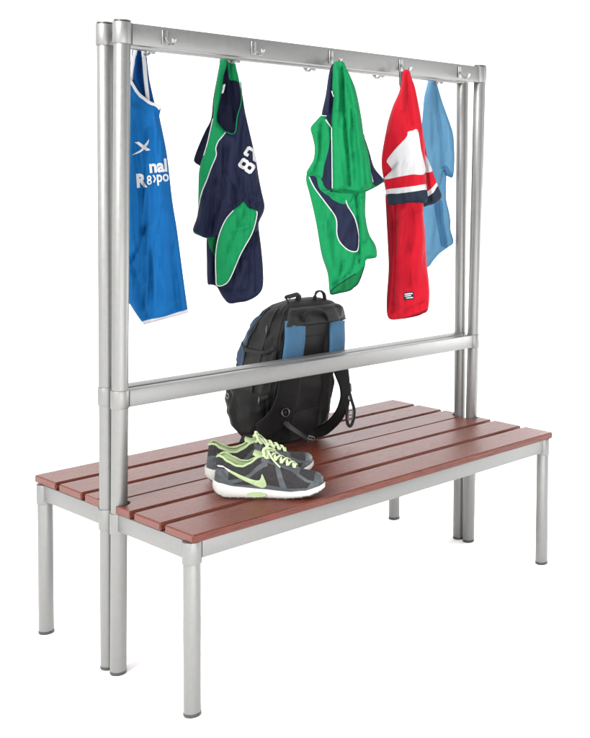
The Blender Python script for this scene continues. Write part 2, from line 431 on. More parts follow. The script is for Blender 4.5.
def glyphs(txt, x, y, size, ang=0, bold=0, shear=0, sx=1.0):
    """outlines of a text line as polygons (with holes), in photo-plane units; y grows downwards"""
    cu = bpy.data.curves.new('t', 'FONT'); cu.body = txt; cu.size = 1; cu.offset = bold; cu.shear = shear; cu.resolution_u = 3
    ob = bpy.data.objects.new('t', cu); COL.objects.link(ob); bpy.context.view_layer.update()
    dg = bpy.context.evaluated_depsgraph_get(); me = bpy.data.meshes.new_from_object(ob.evaluated_get(dg))
    b = bmesh.new(); b.from_mesh(me); bmesh.ops.remove_doubles(b, verts=b.verts, dist=1e-5)
    loops = []; seen = set(); bnd = [e for e in b.edges if len(e.link_faces) == 1]
    for e0 in bnd:
        if e0 in seen: continue
        lp = [e0.verts[0]]; cur = e0.verts[1]; seen.add(e0)
        while cur != lp[0]:
            lp.append(cur); nx = [e for e in cur.link_edges if len(e.link_faces) == 1 and e not in seen]
            if not nx: break
            seen.add(nx[0]); cur = nx[0].other_vert(cur)
        loops.append([(v.co.x, v.co.y) for v in lp])
    b.free(); bpy.data.objects.remove(ob); bpy.data.curves.remove(cu); bpy.data.meshes.remove(me)
    ca, sa = math.cos(ang), math.sin(ang)
    def T(p):
        u, v = p[0]*size*sx, p[1]*size
        return (x+u*ca-v*sa, y-(u*sa+v*ca))
    outs = []; depth = [sum(bool(inside([lp[0]], q)[0]) for q in loops if q is not lp) for lp in loops]
    for lp, dpt in zip(loops, depth):
        if dpt % 2 == 0:
            hs = [q for q, d2 in zip(loops, depth) if d2 == dpt+1 and inside([q[0]], lp)[0]]
            outs.append({'out': [T(p) for p in lp], 'holes': [[T(p) for p in q] for q in hs]})
    return outs

yhF = yF-.040; yhB = yB+.040
# --- bright blue vest at the left post
g = Garment('sports_vest', 'bright blue sleeveless vest with white trim and white lettering hanging beside the left posts', 138.5, 47, yhB, 1, 'vest')
inner, ly = g.layer('inner_back', [(133.5, 46), (144.5, 46.5), (148.5, 72), (150, 82), (154, 100), (156, 110), (146, 116), (128, 100), (127, 78), (131, 60)], off=-.012, T=.006, R=4,
    folds=[([(139, 52), (140, 78), (145, 98)], -6, 2.2), ([(136, 55), (135, 80)], 4, 2), ([(143, 60), (145, 90)], 4, 1.6)], mats=['fab_blue_shade'], wr=3)
g.piping('neck_trim', ly, [[(135.5, 50), (133.5, 60), (131.5, 72), (131, 80)], [(143, 50), (144.3, 62), (145.5, 78), (147.2, 94), (148, 101)], [(134, 49.5), (139, 48.5), (144, 50)]], .0105, 'fab_white', t=.004, lift=.004)
body, ly = g.layer('front', [(128, 77), (132, 84), (137, 92), (143, 97.5), (150, 102.5), (156, 105), (160.6, 108.5), (159.5, 116), (161, 124), (167, 155), (172.2, 200), (177, 230), (182.5, 272), (187.2, 306), (188, 311.2), (186, 313), (166, 318.5), (146, 323.8), (143, 323), (137, 315), (130, 304), (124, 292), (122, 200), (123, 110), (125, 85)],
    off=.006, T=.016, R=9, folds=[([(143, 228), (139, 245), (131, 262)], -7, 2.6), ([(147, 130), (142, 200), (141, 232)], -5, 3), ([(156, 120), (160, 170), (163, 230), (170, 300)], 5, 6), ([(151, 250), (152, 318)], -4, 4), ([(133, 270), (148, 322)], -4, 3), ([(170, 240), (178, 310)], -3, 4), ([(135, 110), (134, 200)], 4, 5)],
    regions=[([(192, 308.6), (166, 315.2), (140, 321.6), (138, 330), (166, 330), (192, 322)], 1)], mats=['fab_blue', 'fab_white'], wr=5)
g.piping('neck_trim', ly, [[(127, 76), (132, 85.5), (137, 93.5), (143, 99), (150, 104), (156, 106.5), (159.5, 109.5)]], .0125, 'fab_white', t=.004)
g.decal('printed_lettering', ly, glyphs('nal', 149.3, 172.6, 17.5, math.radians(5), .035, sx=.92), 'print_white')
g.decal('printed_lettering', ly, glyphs('R', 136.6, 187, 18, math.radians(4), .05, sx=.85) + glyphs('8', 146.9, 184.6, 12.8, math.radians(4), .02, sx=.8) + glyphs('›po', 152.8, 182.2, 15, math.radians(5), .02, sx=.8), 'print_white')
g.decal('printed_emblem', ly, [[(131.5, 155.5), (137, 152.2), (141, 150), (142.5, 147.2), (145.2, 144), (149.2, 139.2), (148.2, 143.8), (146, 147.2), (143.2, 150.6), (139, 153.3)],
                               [(134.8, 142.6), (138.5, 142), (150.4, 150.2), (146.3, 151.2)]], 'print_white', label='white crossed emblem on the chest')
# --- navy shirt number 82
g = Garment('sports_shirt', 'navy shirt with green panels and a white sideways number 82 hanging second from the left', 228, 58, yhB, 2)
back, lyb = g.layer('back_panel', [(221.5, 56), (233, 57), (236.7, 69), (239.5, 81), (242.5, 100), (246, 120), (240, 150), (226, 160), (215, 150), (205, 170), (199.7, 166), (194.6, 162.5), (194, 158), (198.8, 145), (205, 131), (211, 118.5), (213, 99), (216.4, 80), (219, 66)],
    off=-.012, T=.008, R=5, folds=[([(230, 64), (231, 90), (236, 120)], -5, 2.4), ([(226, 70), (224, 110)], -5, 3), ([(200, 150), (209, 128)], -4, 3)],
    regions=[([(227, 57), (233.5, 58), (236.7, 69), (240, 81.5), (235, 80.5), (229.5, 79), (228, 68)], 1)], mats=['fab_navy_shade', 'fab_green'])
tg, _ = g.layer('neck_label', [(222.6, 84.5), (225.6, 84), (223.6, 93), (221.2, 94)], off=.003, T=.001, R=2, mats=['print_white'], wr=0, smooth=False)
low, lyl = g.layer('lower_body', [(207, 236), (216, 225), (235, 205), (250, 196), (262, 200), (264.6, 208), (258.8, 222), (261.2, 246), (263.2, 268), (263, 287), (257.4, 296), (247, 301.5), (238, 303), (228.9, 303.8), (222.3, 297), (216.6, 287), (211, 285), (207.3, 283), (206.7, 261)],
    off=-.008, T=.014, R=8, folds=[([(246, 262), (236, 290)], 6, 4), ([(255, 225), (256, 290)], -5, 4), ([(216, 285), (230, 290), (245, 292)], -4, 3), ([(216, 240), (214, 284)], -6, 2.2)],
    regions=[([(208, 236), (215, 236), (215.5, 256), (211.5, 251), (208.5, 244)], 1)], mats=['fab_navy', 'fab_green_dark'])
body, ly = g.layer('front', [(221.6, 57), (227, 57), (226.6, 66), (223.7, 76), (221.8, 92), (218.5, 108), (217.2, 120), (221, 126), (226, 131.4), (232, 133.6), (235.2, 131), (237, 117), (241, 103), (241.5, 92), (240, 81.5), (242, 92), (245, 111), (248.3, 126), (252, 142), (256, 159), (258.6, 176), (261.5, 191), (264.6, 208), (259, 222), (256, 232), (240, 236), (224, 238), (215, 237.6), (208, 238.3), (201.4, 236.4), (192.8, 230.9), (197.4, 215), (198.2, 195), (198.6, 176), (200, 166), (203.2, 155.7), (207.6, 141.6), (213, 118), (214, 99), (217, 80)],
    off=.006, T=.014, R=7, folds=[([(247, 132), (243, 170), (238, 200)], -5, 5), ([(252, 150), (254, 190)], 5, 4), ([(226, 150), (222, 195), (208, 232)], -5, 4), ([(235, 140), (229, 200)], 5, 5), ([(225, 172), (242, 196), (258, 205)], -3.5, 2.4), ([(214, 180), (211, 236)], -4, 2.2), ([(204, 200), (202, 232)], 4, 3)],
    regions=[([(221.4, 56), (227.4, 56), (226.6, 66), (223.7, 76), (221.8, 92), (218.5, 108), (217.2, 120), (226, 131.8), (222, 137), (218.2, 141.6), (215.8, 148.6), (216.2, 155.7), (211, 168), (206.7, 180), (201.6, 192.8), (197.2, 214), (196, 200), (197, 170), (203, 155), (207, 141), (212, 118), (213, 99), (216, 80)], 1)],
    mats=['fab_navy', 'fab_green'])
g.piping('white_piping', ly, [[(225.6, 132.5), (222, 137.3), (218.3, 141.8), (215.9, 148.6), (216.3, 155.7), (211.2, 168), (206.9, 180), (201.8, 192.8), (197.9, 212)], [(212.9, 119), (207.9, 141.6), (203.8, 155.7)]], .0032, 'fab_white')
g.piping('green_neck_edge', ly, [[(240.4, 82), (241.6, 93), (241, 104), (237.3, 117.5), (235.6, 131), (232, 134.2), (226.2, 132)]], .0034, 'fab_green', t=.004)
g.piping('green_hem', ly, [[(193.6, 230.6), (201.4, 235.9), (208, 237.8), (215, 237)]], .003, 'fab_green_dark')
def chamf(x0, y0, x1, y1, c): return [(x0+c, y0), (x1-c, y0), (x1, y0+c), (x1, y1-c), (x1-c, y1), (x0+c, y1), (x0, y1-c), (x0, y0+c)]
def digit(kind, ox, oy, h, ang):
    ca, sa = math.cos(ang), math.sin(ang); T = lambda p: (ox+h*(p[0]*ca-p[1]*sa), oy-h*(p[0]*sa+p[1]*ca))
    if kind == 8:
        out = [(.10, 0), (.54, 0), (.64, .10), (.64, .42), (.56, .5), (.64, .58), (.64, .90), (.54, 1), (.10, 1), (0, .90), (0, .58), (.08, .5), (0, .42), (0, .10)]
        return {'out': [T(p) for p in out], 'holes': [[T(p) for p in chamf(.20, .17, .44, .41, .05)], [T(p) for p in chamf(.20, .59, .44, .83, .05)]]}
    out = [(0, 0), (.64, 0), (.64, .18), (.24, .18), (.24, .22), (.64, .50), (.64, .90), (.54, 1), (.10, 1), (0, .90), (0, .66), (.20, .66), (.20, .82), (.44, .82), (.44, .56), (0, .26)]
    return [T(p) for p in out]
def dg(kind, cx, cy, h, deg):
    a = math.radians(deg); return digit(kind, cx-h*(.32*math.cos(a)-.5*math.sin(a)), cy+h*(.32*math.sin(a)+.5*math.cos(a)), h, a)
g.decal('printed_number', ly, [dg(8, 246.6, 166, 16, 55), dg(2, 252.2, 154.2, 16, 58)], 'print_white', label='white number 82 on its side')
fl, lyf = g.layer('green_flap', [(244, 201.3), (248.8, 207.5), (256.6, 210), (257.4, 215), (252.6, 232.6), (241.2, 253.5), (230.8, 277.5), (224, 284.6), (216.6, 285), (215.4, 276), (215.2, 253.5), (218.5, 234.5), (225, 219.3), (233.6, 209.5), (239.3, 205.2)],
    off=.024, T=.010, R=7, folds=[([(247, 209), (236, 232), (225, 262)], -2.2, 1.6), ([(236, 214), (222, 250)], 3, 4), ([(232, 230), (247, 226)], 3, 2.5)], mats=['fab_green'], wr=4)
g.piping('white_piping', lyf, [[(233.6, 210), (225.6, 219.6), (219.2, 234.6), (215.9, 253.5), (216.1, 276), (217.2, 284.2), (224, 283.8), (230.2, 277.2), (240.6, 253.3), (252, 232.4), (256.7, 215), (256.2, 211)]], .0032, 'fab_white')
# --- green shirt
g = Garment('sports_shirt', 'green shirt with a navy side panel and white piping hanging on the middle front hook', 338, 64, yhF, 3)
back, lyb = g.layer('navy_side', [(334.9, 63), (338, 66), (338, 100), (336, 135), (333, 195), (326, 192), (321, 180), (318, 160), (322, 140), (323, 125), (321.4, 115.3), (325.6, 95), (328.6, 74.6), (331.5, 65.5)], off=-.006, T=.008, R=4,
    folds=[([(331, 75), (328, 112)], 4, 2)], mats=['fab_navy'], wr=3)
rs, lyr = g.layer('right_sleeve', [(362, 135), (365.5, 140), (369.5, 151.9), (374.6, 168), (384.4, 180.3), (381, 184), (372, 189), (362, 193.5), (354, 194), (350, 170)], off=-.008, T=.008, R=5, folds=[([(370, 160), (374, 185)], 3, 3)],
    regions=[([(363, 130), (367, 138), (376, 168), (388, 181), (376, 186), (373, 182.4), (369.3, 168), (366.2, 156), (363.8, 142)], 1)], mats=['fab_green', 'fab_navy'], wr=3)
g.piping('white_piping', lyr, [[(364.2, 143), (366.5, 156), (369.5, 168), (373, 182)]], .003, 'fab_white')
g.piping('dark_hem', lyr, [[(384, 180.8), (380, 184), (372, 188.3), (364, 191.8), (356, 193)]], .004, 'fab_green_dark')
low, lyl = g.layer('lower_body', [(307.5, 172), (312, 170), (330, 180), (352, 188), (365, 188), (365.4, 214), (369, 233.4), (375, 244), (377, 251), (376.4, 257.5), (370, 259), (367.5, 259.3), (365.6, 261.5), (365.2, 266), (359.3, 282.7), (354, 288), (349.6, 291.2), (340, 293.4), (332, 295), (329.3, 291.5), (327.6, 273.9), (321.4, 254.5), (316, 222.8), (310, 196.4), (306, 180.6)],
    off=-.004, T=.014, R=7, folds=[([(356.5, 195), (358.8, 225), (359.6, 262)], -8, 1.5), ([(362, 200), (364, 240)], 4, 3), ([(325, 225), (331, 262), (340, 282)], 5, 5), ([(357, 255), (352, 272), (335, 285)], -5, 3), ([(318, 205), (325, 240)], -3, 4), ([(344, 262), (337, 284)], -4, 3)],
    regions=[([(320.5, 190), (337, 200), (347.8, 205.5), (354.9, 217.5), (358.6, 231.6), (358.6, 248), (355.6, 252), (347.8, 250), (339.9, 242), (336.9, 233.4), (335.8, 217.5), (324.9, 201.7), (314.4, 187.6), (309, 177), (316, 177)], 1),
             ([(329.6, 291.8), (335, 286), (345, 280), (355.7, 273.5), (365.4, 265), (368, 270), (361, 284), (350, 293), (332, 297)], 2)], mats=['fab_green', 'fab_navy', 'fab_green_dark'])
g.piping('white_piping', lyl, [[(309.3, 177), (314.6, 187.8), (325, 202), (335.9, 217.8), (336.9, 233.4), (340, 242), (347.8, 249.6), (355.4, 251.5), (358.2, 247.6), (358.2, 231.6), (354.6, 217.5), (347.8, 206), (346, 200)]], .0034, 'fab_white')
g.piping('dark_hem', lyl, [[(330, 292), (336, 286), (345, 280), (355.4, 273.6)], [(330, 293.6), (340, 292.6), (349, 290.4), (358.5, 282.3), (364.3, 267)]], .0028, 'fab_navy')
ls, lys = g.layer('left_sleeve', [(326, 117), (329.8, 123), (331, 130), (333, 160), (334, 192), (326, 191), (322, 186), (319, 178.3), (313, 176), (307.5, 176), (306.6, 172), (310, 166), (313.6, 159), (314.6, 147.8), (312.5, 137), (310.6, 128), (316, 121), (321.7, 115.3)],
    off=.004, T=.008, R=5, folds=[([(322, 125), (320, 160)], -4, 2.5), ([(316, 135), (318, 150), (312, 170)], 4, 3)],
    regions=[([(331, 138), (328.5, 150), (324.2, 166), (321.9, 178.3), (315, 177), (309, 175.5), (313, 181), (320, 193), (335, 194), (334, 160)], 1)], mats=['fab_green', 'fab_navy'], wr=3)
front, ly = g.layer('front', [(333.6, 63.5), (338, 61.6), (343.4, 62.4), (346.3, 68.5), (351.5, 79), (356.5, 92.9), (361.3, 117.3), (364.4, 139.7), (368, 152), (371, 172), (372, 186), (364, 191), (356.5, 192.6), (345, 191), (332.8, 190.4), (331.9, 170), (331.3, 127.5), (333.4, 97), (331.9, 90), (332.6, 75)],
    off=.010, T=.016, R=6, folds=[([(342, 68), (342.5, 95), (346, 130), (350, 185)], -9, 1.7), ([(345.5, 72), (350, 100), (356, 140)], -6, 1.6), ([(338, 72), (337, 110)], 5, 2.5), ([(352, 95), (358, 130), (362, 185)], 5, 3), ([(340, 130), (343, 185)], 4, 4)],
    mats=['fab_green'], wr=5)
g.piping('white_piping', ly, [[(331.6, 127.5), (332, 150), (332.4, 189)], [(331.8, 91.5), (333.6, 97)], [(325.8, 120.3), (331.3, 128)]], .0036, 'fab_white')
g.piping('white_piping', lys, [[(321.7, 115.8), (326.6, 116.2)]], .003, 'fab_white')
lp, lyp = g.layer('sleeve_lining', [(323, 190.5), (336, 191), (353, 192.2), (354, 196), (352, 201.5), (346, 205), (337, 203.2), (328, 197)], off=.006, T=.007, R=4, folds=[([(330, 194), (345, 202)], -3, 2)], mats=['fab_green'], wr=3)
g.piping('dark_hem', ly, [[(322.8, 190.3), (334, 190.2), (346, 190.6), (356.5, 192)]], .003, 'fab_green_dark')
# --- red shirt
g = Garment('sports_shirt', 'red shirt with white shoulder panel and striped navy cuffs hanging fourth from the left', 405, 73, yhF, 4)
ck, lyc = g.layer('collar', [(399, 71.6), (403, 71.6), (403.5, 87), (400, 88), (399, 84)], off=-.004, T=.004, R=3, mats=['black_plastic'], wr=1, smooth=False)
bs, lyb = g.layer('back_sleeve', [(420, 125), (424.5, 140), (427.6, 158), (431, 166), (436, 180.3), (439, 188), (442, 197), (436, 203), (428.4, 205.6), (422, 205), (418, 180)], off=-.014, T=.008, R=5, folds=[([(424, 150), (430, 200)], -4, 2)],
    regions=[([(426, 156), (432.5, 170.4), (425, 172.7), (418, 174), (420, 150)], 1), ([(437.2, 182.4), (439, 187), (433.5, 192.6), (427.5, 196.6), (420, 198), (420, 193.5), (427, 191.5), (432.5, 187.6)], 1), ([(438.6, 186), (446, 197), (436, 206), (418, 208), (420, 197.8), (427.5, 196.6), (433.5, 192.6)], 2)], mats=['fab_red', 'fab_white', 'fab_slate'], wr=3)
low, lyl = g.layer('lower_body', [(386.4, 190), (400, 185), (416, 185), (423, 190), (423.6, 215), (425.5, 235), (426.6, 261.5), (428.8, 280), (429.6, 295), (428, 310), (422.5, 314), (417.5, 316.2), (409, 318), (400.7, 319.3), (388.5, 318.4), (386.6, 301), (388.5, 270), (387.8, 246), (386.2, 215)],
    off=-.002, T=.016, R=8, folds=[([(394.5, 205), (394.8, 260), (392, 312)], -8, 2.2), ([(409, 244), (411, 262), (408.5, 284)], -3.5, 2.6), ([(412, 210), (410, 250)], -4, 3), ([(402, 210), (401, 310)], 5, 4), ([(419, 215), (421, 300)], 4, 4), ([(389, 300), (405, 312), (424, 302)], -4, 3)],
    regions=[([(386, 200), (391, 200), (393.5, 230), (393, 260), (390, 300), (386, 305)], 1), ([(404, 318.4), (412, 314.5), (420, 312), (428, 308.5), (430, 312), (418, 318), (402, 322)], 1)], mats=['fab_red', 'fab_red_dark'])
g.decal('sewn_label', lyl, [[(403.6, 292.4), (413.2, 291.4), (413.8, 298.6), (404.2, 299.6)]], 'fab_slate')
g.decal('sewn_label_print', lyl, [[(404.4, 293.2), (412.6, 292.4), (412.7, 293.6), (404.5, 294.4)], [(404.6, 295.2), (411, 294.6), (411.1, 295.6), (404.7, 296.2)], [(406, 297.2), (413, 296.5), (413.1, 297.5), (406.1, 298.2)]], 'print_white', lift=.0022)
front, ly = g.layer('front', [(402.6, 72), (406, 69.8), (409.4, 71.2), (412, 79), (415.3, 88.5), (419.7, 110.5), (422, 125), (424.4, 142), (425.4, 160), (426.4, 185), (427.2, 201.6), (414, 203), (400, 204.6), (388.7, 204.9), (386.8, 197), (385.4, 190), (383.4, 178.8), (381.6, 166.6), (381.9, 155), (384.5, 139), (388, 122), (393, 106), (398.8, 92.9), (401.4, 82)],
    off=.008, T=.016, R=6, folds=[([(407, 75), (408, 95), (413, 125)], -6, 1.8), ([(412, 82), (418, 112), (421, 130)], -4, 2), ([(383, 176), (391, 169.5), (397, 163)], -6, 2), ([(398, 100), (392, 130)], 5, 4), ([(403, 80), (402, 110)], 4, 2), ([(396, 150), (404, 195)], 4, 5), ([(416, 135), (419, 195)], 4, 4)],
    regions=[([(406.3, 137.6), (407.8, 132.2), (412, 131.2), (417.7, 130.8), (421, 150), (425.3, 172.7), (412, 174.5), (398, 177), (384.6, 179.4), (388, 174), (391.8, 169.6), (389, 165), (387, 160.5), (394, 151)], 1),
             ([(386, 189.8), (400, 187.8), (414, 186), (427, 184.4), (427.2, 190.4), (413, 191.6), (399, 193.4), (386, 195)], 1),
             ([(386, 195), (399, 193.4), (413, 191.6), (428, 190.4), (429, 203), (414, 205), (386, 208)], 2)], mats=['fab_red', 'fab_white', 'fab_slate'])
# --- sky blue shirt
g = Garment('sports_shirt', 'plain sky blue shirt hanging nearest the right posts partly behind the red shirt', 436, 78, yhB, 5)
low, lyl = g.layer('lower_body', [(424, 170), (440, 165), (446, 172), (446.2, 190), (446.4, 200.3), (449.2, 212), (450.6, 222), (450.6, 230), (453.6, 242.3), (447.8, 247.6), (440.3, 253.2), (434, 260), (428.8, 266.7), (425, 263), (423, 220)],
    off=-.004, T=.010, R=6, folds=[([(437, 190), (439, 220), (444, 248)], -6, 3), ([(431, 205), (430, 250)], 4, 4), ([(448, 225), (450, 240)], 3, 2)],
    regions=[([(434.2, 203), (442, 201), (444, 222), (447.8, 246), (443, 247), (440.3, 243), (437, 222)], 1)], mats=['fab_sky', 'fab_sky_shade'])
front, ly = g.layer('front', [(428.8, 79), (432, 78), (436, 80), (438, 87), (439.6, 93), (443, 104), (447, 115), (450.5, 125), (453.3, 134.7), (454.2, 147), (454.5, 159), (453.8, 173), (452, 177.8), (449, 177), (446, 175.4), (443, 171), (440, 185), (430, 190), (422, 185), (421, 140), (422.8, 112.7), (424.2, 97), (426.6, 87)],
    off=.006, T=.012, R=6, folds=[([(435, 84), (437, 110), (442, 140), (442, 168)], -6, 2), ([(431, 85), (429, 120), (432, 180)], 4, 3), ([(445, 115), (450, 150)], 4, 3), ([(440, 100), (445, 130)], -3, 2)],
    regions=[([(442, 167.5), (446.7, 165.8), (450, 171), (453.6, 176), (452, 179), (446, 176.5)], 1)], mats=['fab_sky', 'fab_sky_shade'])

# ------------------------------------------------------------------ backpack
M['nylon'] = mat('black_nylon', (.0028, .0026, .0025), .6, spec=.25, nscale=35, namt=.35, bump=.6, bscale=500)
M['nylon_pad'] = mat('charcoal_padding', (.0065, .006, .0057), .8, spec=.2, nscale=60, namt=.25, bump=.7, bscale=420)
M['webbing'] = mat('dark_webbing', (.009, .009, .009), .65, spec=.25, nscale=80, namt=.2, bump=.6, bscale=900)
M['blue_nylon'] = mat('steel_blue_nylon', (.036, .112, .205), .65, spec=.2, nscale=30, namt=.1, bump=.35, bscale=600)
M['blue_dark'] = mat('deep_blue_nylon', (.016, .050, .105), .6, spec=.35, nscale=30, namt=.15, bump=.35, bscale=600)
M['buckle'] = mat('glossy_black_buckle', (.02, .02, .021), .3, spec=.6, nscale=50, namt=.1)
M['grey_print'] = mat('grey_woven_badge', (.16, .16, .16), .6, nscale=50, namt=.1)
pack = empty('backpack', (.70, .20, .45))
tag(pack, 'black backpack with blue shoulder straps standing on the slats behind the middle rail', 'backpack')
BZ = [(.452, .15, .285, .10, .715), (.462, .128, .30, .122, .715), (.50, .108, .315, .135, .712), (.56, .092, .325, .138, .708), (.62, .080, .325, .139, .706), (.70, .064, .305, .137, .706), (.76, .060, .275, .138, .709), (.81, .060, .245, .143, .716), (.85, .062, .215, .139, .722), (.88, .068, .19, .126, .725), (.898, .080, .172, .100, .726), (.911, .100, .150, .055, .728), (.914, .118, .132, .012, .734)]
def bprof(z):
    for a, b in zip(BZ, BZ[1:]):
        if z <= b[0]:
            t = max(0, (z-a[0])/(b[0]-a[0])); t2 = t; return [a[i]+(b[i]-a[i])*t2 for i in range(1, 5)]
    return list(BZ[-1][1:])
def bsurf(a, z, off=0):                    # a in degrees: 270 = panel with the straps, 180 = left side, 90 = rear
    y0, y1, hx, xc = bprof(z); yc = (y0+y1)/2; hy = (y1-y0)/2; r = math.radians(a); c, s_ = math.cos(r), math.sin(r)
    e = .54; x = math.copysign(abs(c)**e, c)*(hx+off); y = math.copysign(abs(s_)**e, s_)*(hy+off)
    k = .0035*noise.noise(Vector((c*3, s_*3, z*14)))+.002*noise.noise(Vector((c*9, s_*9, z*34)))
    tw = math.radians(2); k += .0036*noise.noise(Vector((c*5+4, s_*5, z*13+c*6)))+.0026*(1-2.5*abs(noise.noise(Vector((c*2.5, s_*2.5+3, z*22)))));  X, Y = x*(1+k*10), y*(1+k*10)
    return Vector((xc+X*math.cos(tw)-Y*math.sin(tw), yc+X*math.sin(tw)+Y*math.cos(tw), z))
bm = bmesh.new(); zs = []
for a, b in zip(BZ, BZ[1:]):
    n = max(1, int((b[0]-a[0])/.008)); zs += [a[0]+(b[0]-a[0])*i/n for i in range(n)]
zs.append(BZ[-1][0]); NA = 120; rings = [[bm.verts.new(bsurf(360*i/NA, z)) for i in range(NA)] for z in zs]
for k in range(len(zs)-1):
    for i in range(NA): bm.faces.new((rings[k][i], rings[k][(i+1) % NA], rings[k+1][(i+1) % NA], rings[k+1][i]))
bm.faces.new(list(reversed(rings[0]))); bm.faces.new(rings[-1])
body = build('body', bm, M['nylon'], pack, smooth=True)
def patch(name, a0, a1, z0, z1, off, mk, parent=pack, shape=None, puff=.0, na=26, nz=34):
    """padded panel sewn on the pack: angles a0..a1, heights z0..z1"""
    bm = bmesh.new(); G = []
    for j in range(nz+1):
        row = []; v = j/nz; z = z0+(z1-z0)*v
        l, r_ = (a0, a1) if shape is None else shape(v)
        for i in range(na+1):
            u = i/na; ed = min(u, 1-u, v, 1-v)*2; o_ = off*(min(1, ed*6)**.5)+puff*math.sin(math.pi*u)*math.sin(math.pi*v)
            row.append(bm.verts.new(bsurf(l+(r_-l)*u, z, o_-(.001 if ed == 0 else 0))))
        G.append(row)
    for j in range(nz):
        for i in range(na): bm.faces.new((G[j][i], G[j][i+1], G[j+1][i+1], G[j+1][i]))
    return build(name, bm, M[mk], parent, smooth=True)
patch('side_panel', 128, 158, .69, .865, .005, 'blue_dark', shape=lambda v: (166-46*min(1, v*2.2)+14*max(0, v-.5), 168-7*v))
patch('front_pocket', 62, 140, .475, .66, .012, 'nylon', puff=.03)
patch('side_pocket', 150, 206, .470, .63, .005, 'nylon_pad', puff=.012)
patch('back_padding', 238, 262, .50, .84, .004, 'nylon_pad', puff=.004)
patch('back_padding', 278, 302, .50, .84, .004, 'nylon_pad', puff=.004)
patch('yoke', 226, 316, .835, .893, .015, 'nylon', puff=.004)
for a_ in (168, 184, 214, 226):
    bm = bmesh.new(); P = [bsurf(a_+3*math.sin(z*9), z, .0015) for z in [.49+.40*i/40 for i in range(41)]]
    sweep(bm, P, .004 if a_ != 184 else .008, .003, [Vector((math.cos(math.radians(a_)), math.sin(math.radians(a_)), 0))]*len(P), n=8)
    build('zip' if a_ == 184 else 'seam_piping', bm, M['webbing'], pack, smooth=True)
# top loops and carrying handle
def strap(name, pts, w, t, nrm, mk, parent=pack, n=6, ex=.45, taper=False, wr=0):
    P = smooth_path(pts, n); nn = nrm
    if isinstance(nrm, list):
        q = smooth_path(nrm, n); nn = [v.normalized() for v in q]
    ww = w
    if isinstance(w, list): ww = [w[min(len(w)-1, i//n)]+(w[min(len(w)-1, i//n+1)]-w[min(len(w)-1, i//n)])*((i % n)/n) for i in range(len(P))]
    bm = bmesh.new(); sweep(bm, P, ww, t, nn, n=16, ex=ex, taper=taper)
    return build(name, bm, M[mk], parent, smooth=True)
strap('top_loop', [(.665, .115, .898), (.652, .112, .914), (.650, .110, .922), (.668, .108, .926), (.690, .106, .929), (.694, .108, .920), (.690, .112, .905)], .018, .004, (0, -.6, 1), 'webbing')
strap('top_loop', [(.758, .105, .900), (.752, .100, .918), (.757, .098, .931), (.772, .098, .934), (.786, .098, .924), (.794, .102, .905)], .012, .006, (0, 0, 1), 'webbing')
strap('carry_handle', [at(303, 321, .046), at(304, 316, .038), at(308, 312, .032), at(315, 310, .029), at(322, 311, .032), at(326, 315, .038), at(327, 320, .046)], .014, .008, (0, -.3, 1), 'nylon_pad')
for z_ in (.625, .775):
    bm = bmesh.new(); A_ = [150+62*i/24 for i in range(25)]; P = [bsurf(a, z_-.02*math.sin(math.pi*i/24), .007 if z_ < .7 else .004) for i, a in enumerate(A_)]
    sweep(bm, P, .013, .003, [V2 for V2 in [Vector((math.cos(math.radians(a)), math.sin(math.radians(a)), 0)) for a in A_]], n=8, ex=.5); build('compression_strap', bm, M['webbing'], pack, smooth=True)
for a_, z_ in ((196, .62), (190, .70), (184, .84)):
    c0 = bsurf(a_, z_, .006); bm = bmesh.new(); sweep(bm, [c0, c0+Vector((-.004, -.002, -.012)), c0+Vector((-.003, -.002, -.026))], .006, .003, (-1, -.3, 0), n=8); build('zip_puller', bm, M['buckle'], pack, smooth=True)
for z_ in (.56, .72, .80):
    bm = bmesh.new(); P = [bsurf(262+16*i/10, z_, .002) for i in range(11)]; sweep(bm, P, .004, .003, (0, -1, 0), n=8); build('quilting_seam', bm, M['webbing'], pack, smooth=True)
# shoulder straps: blue upper half, padded black lower half
V = Vector
N1 = [V((0, -1, .5)), V((0, -1, .3)), V((0, -1, .15)), V((0, -1, 0)), V((0, -1, 0))]
sl = strap('shoulder_strap', [at(295.5, 321.5, .058), at(295.3, 327, .056), at(295, 340, .050), at(293.5, 352, .0465), at(292, 366, .049)], .078, .020, N1, 'blue_nylon', n=8, ex=.85)
PL = [at(292, 364, .052), at(290.5, 378, .052), at(288, 394, .053), at(283.5, 408, .062), at(275, 421, .085), at(263, 430, .125), at(252, 435, .185), at(244, 436.5, .235)]
NL = [V((0, -1, 0)), V((0, -1, 0)), V((-.1, -1, .1)), V((-.2, -1, .2)), V((-.3, -1, .3)), V((-.4, -1, .4)), V((-.4, -1, .5)), V((-.4, -1, .5))]
pl = strap('strap_padding', PL, [.078, .078, .076,   .072, .066, .060, .056, .050], .014, NL, 'nylon_pad', parent=sl, n=8)
sr = strap('shoulder_strap', [at(337, 320.5, .058), at(337, 326, .056), at(337.3, 338, .050), at(337, 350, .048), at(336.5, 362, .047)], .062, .020, N1, 'blue_nylon', n=8, ex=.85)
PR = [at(337, 360, .048), at(341, 372, .036), at(344.5, 385, .028), at(345, 397, .028), at(341.5, 410, .040), at(334.5, 421, .066), at(324, 429.5, .105), at(312, 434, .14)]
NR = [V((0, -1, 0)), V((-.1, -1, 0)), V((-.2, -1, 0)), V((-.2, -1, 0)), V((-.2, -1, 0)), V((-.1, -1, .1)), V((-.1, -1, .1)), V((0, -1, .1))]
pr = strap('strap_padding', PR, [.060, .048, .036, .033, .036, .042, .042, .036], .012, NR, 'nylon_pad', parent=sr, n=8)
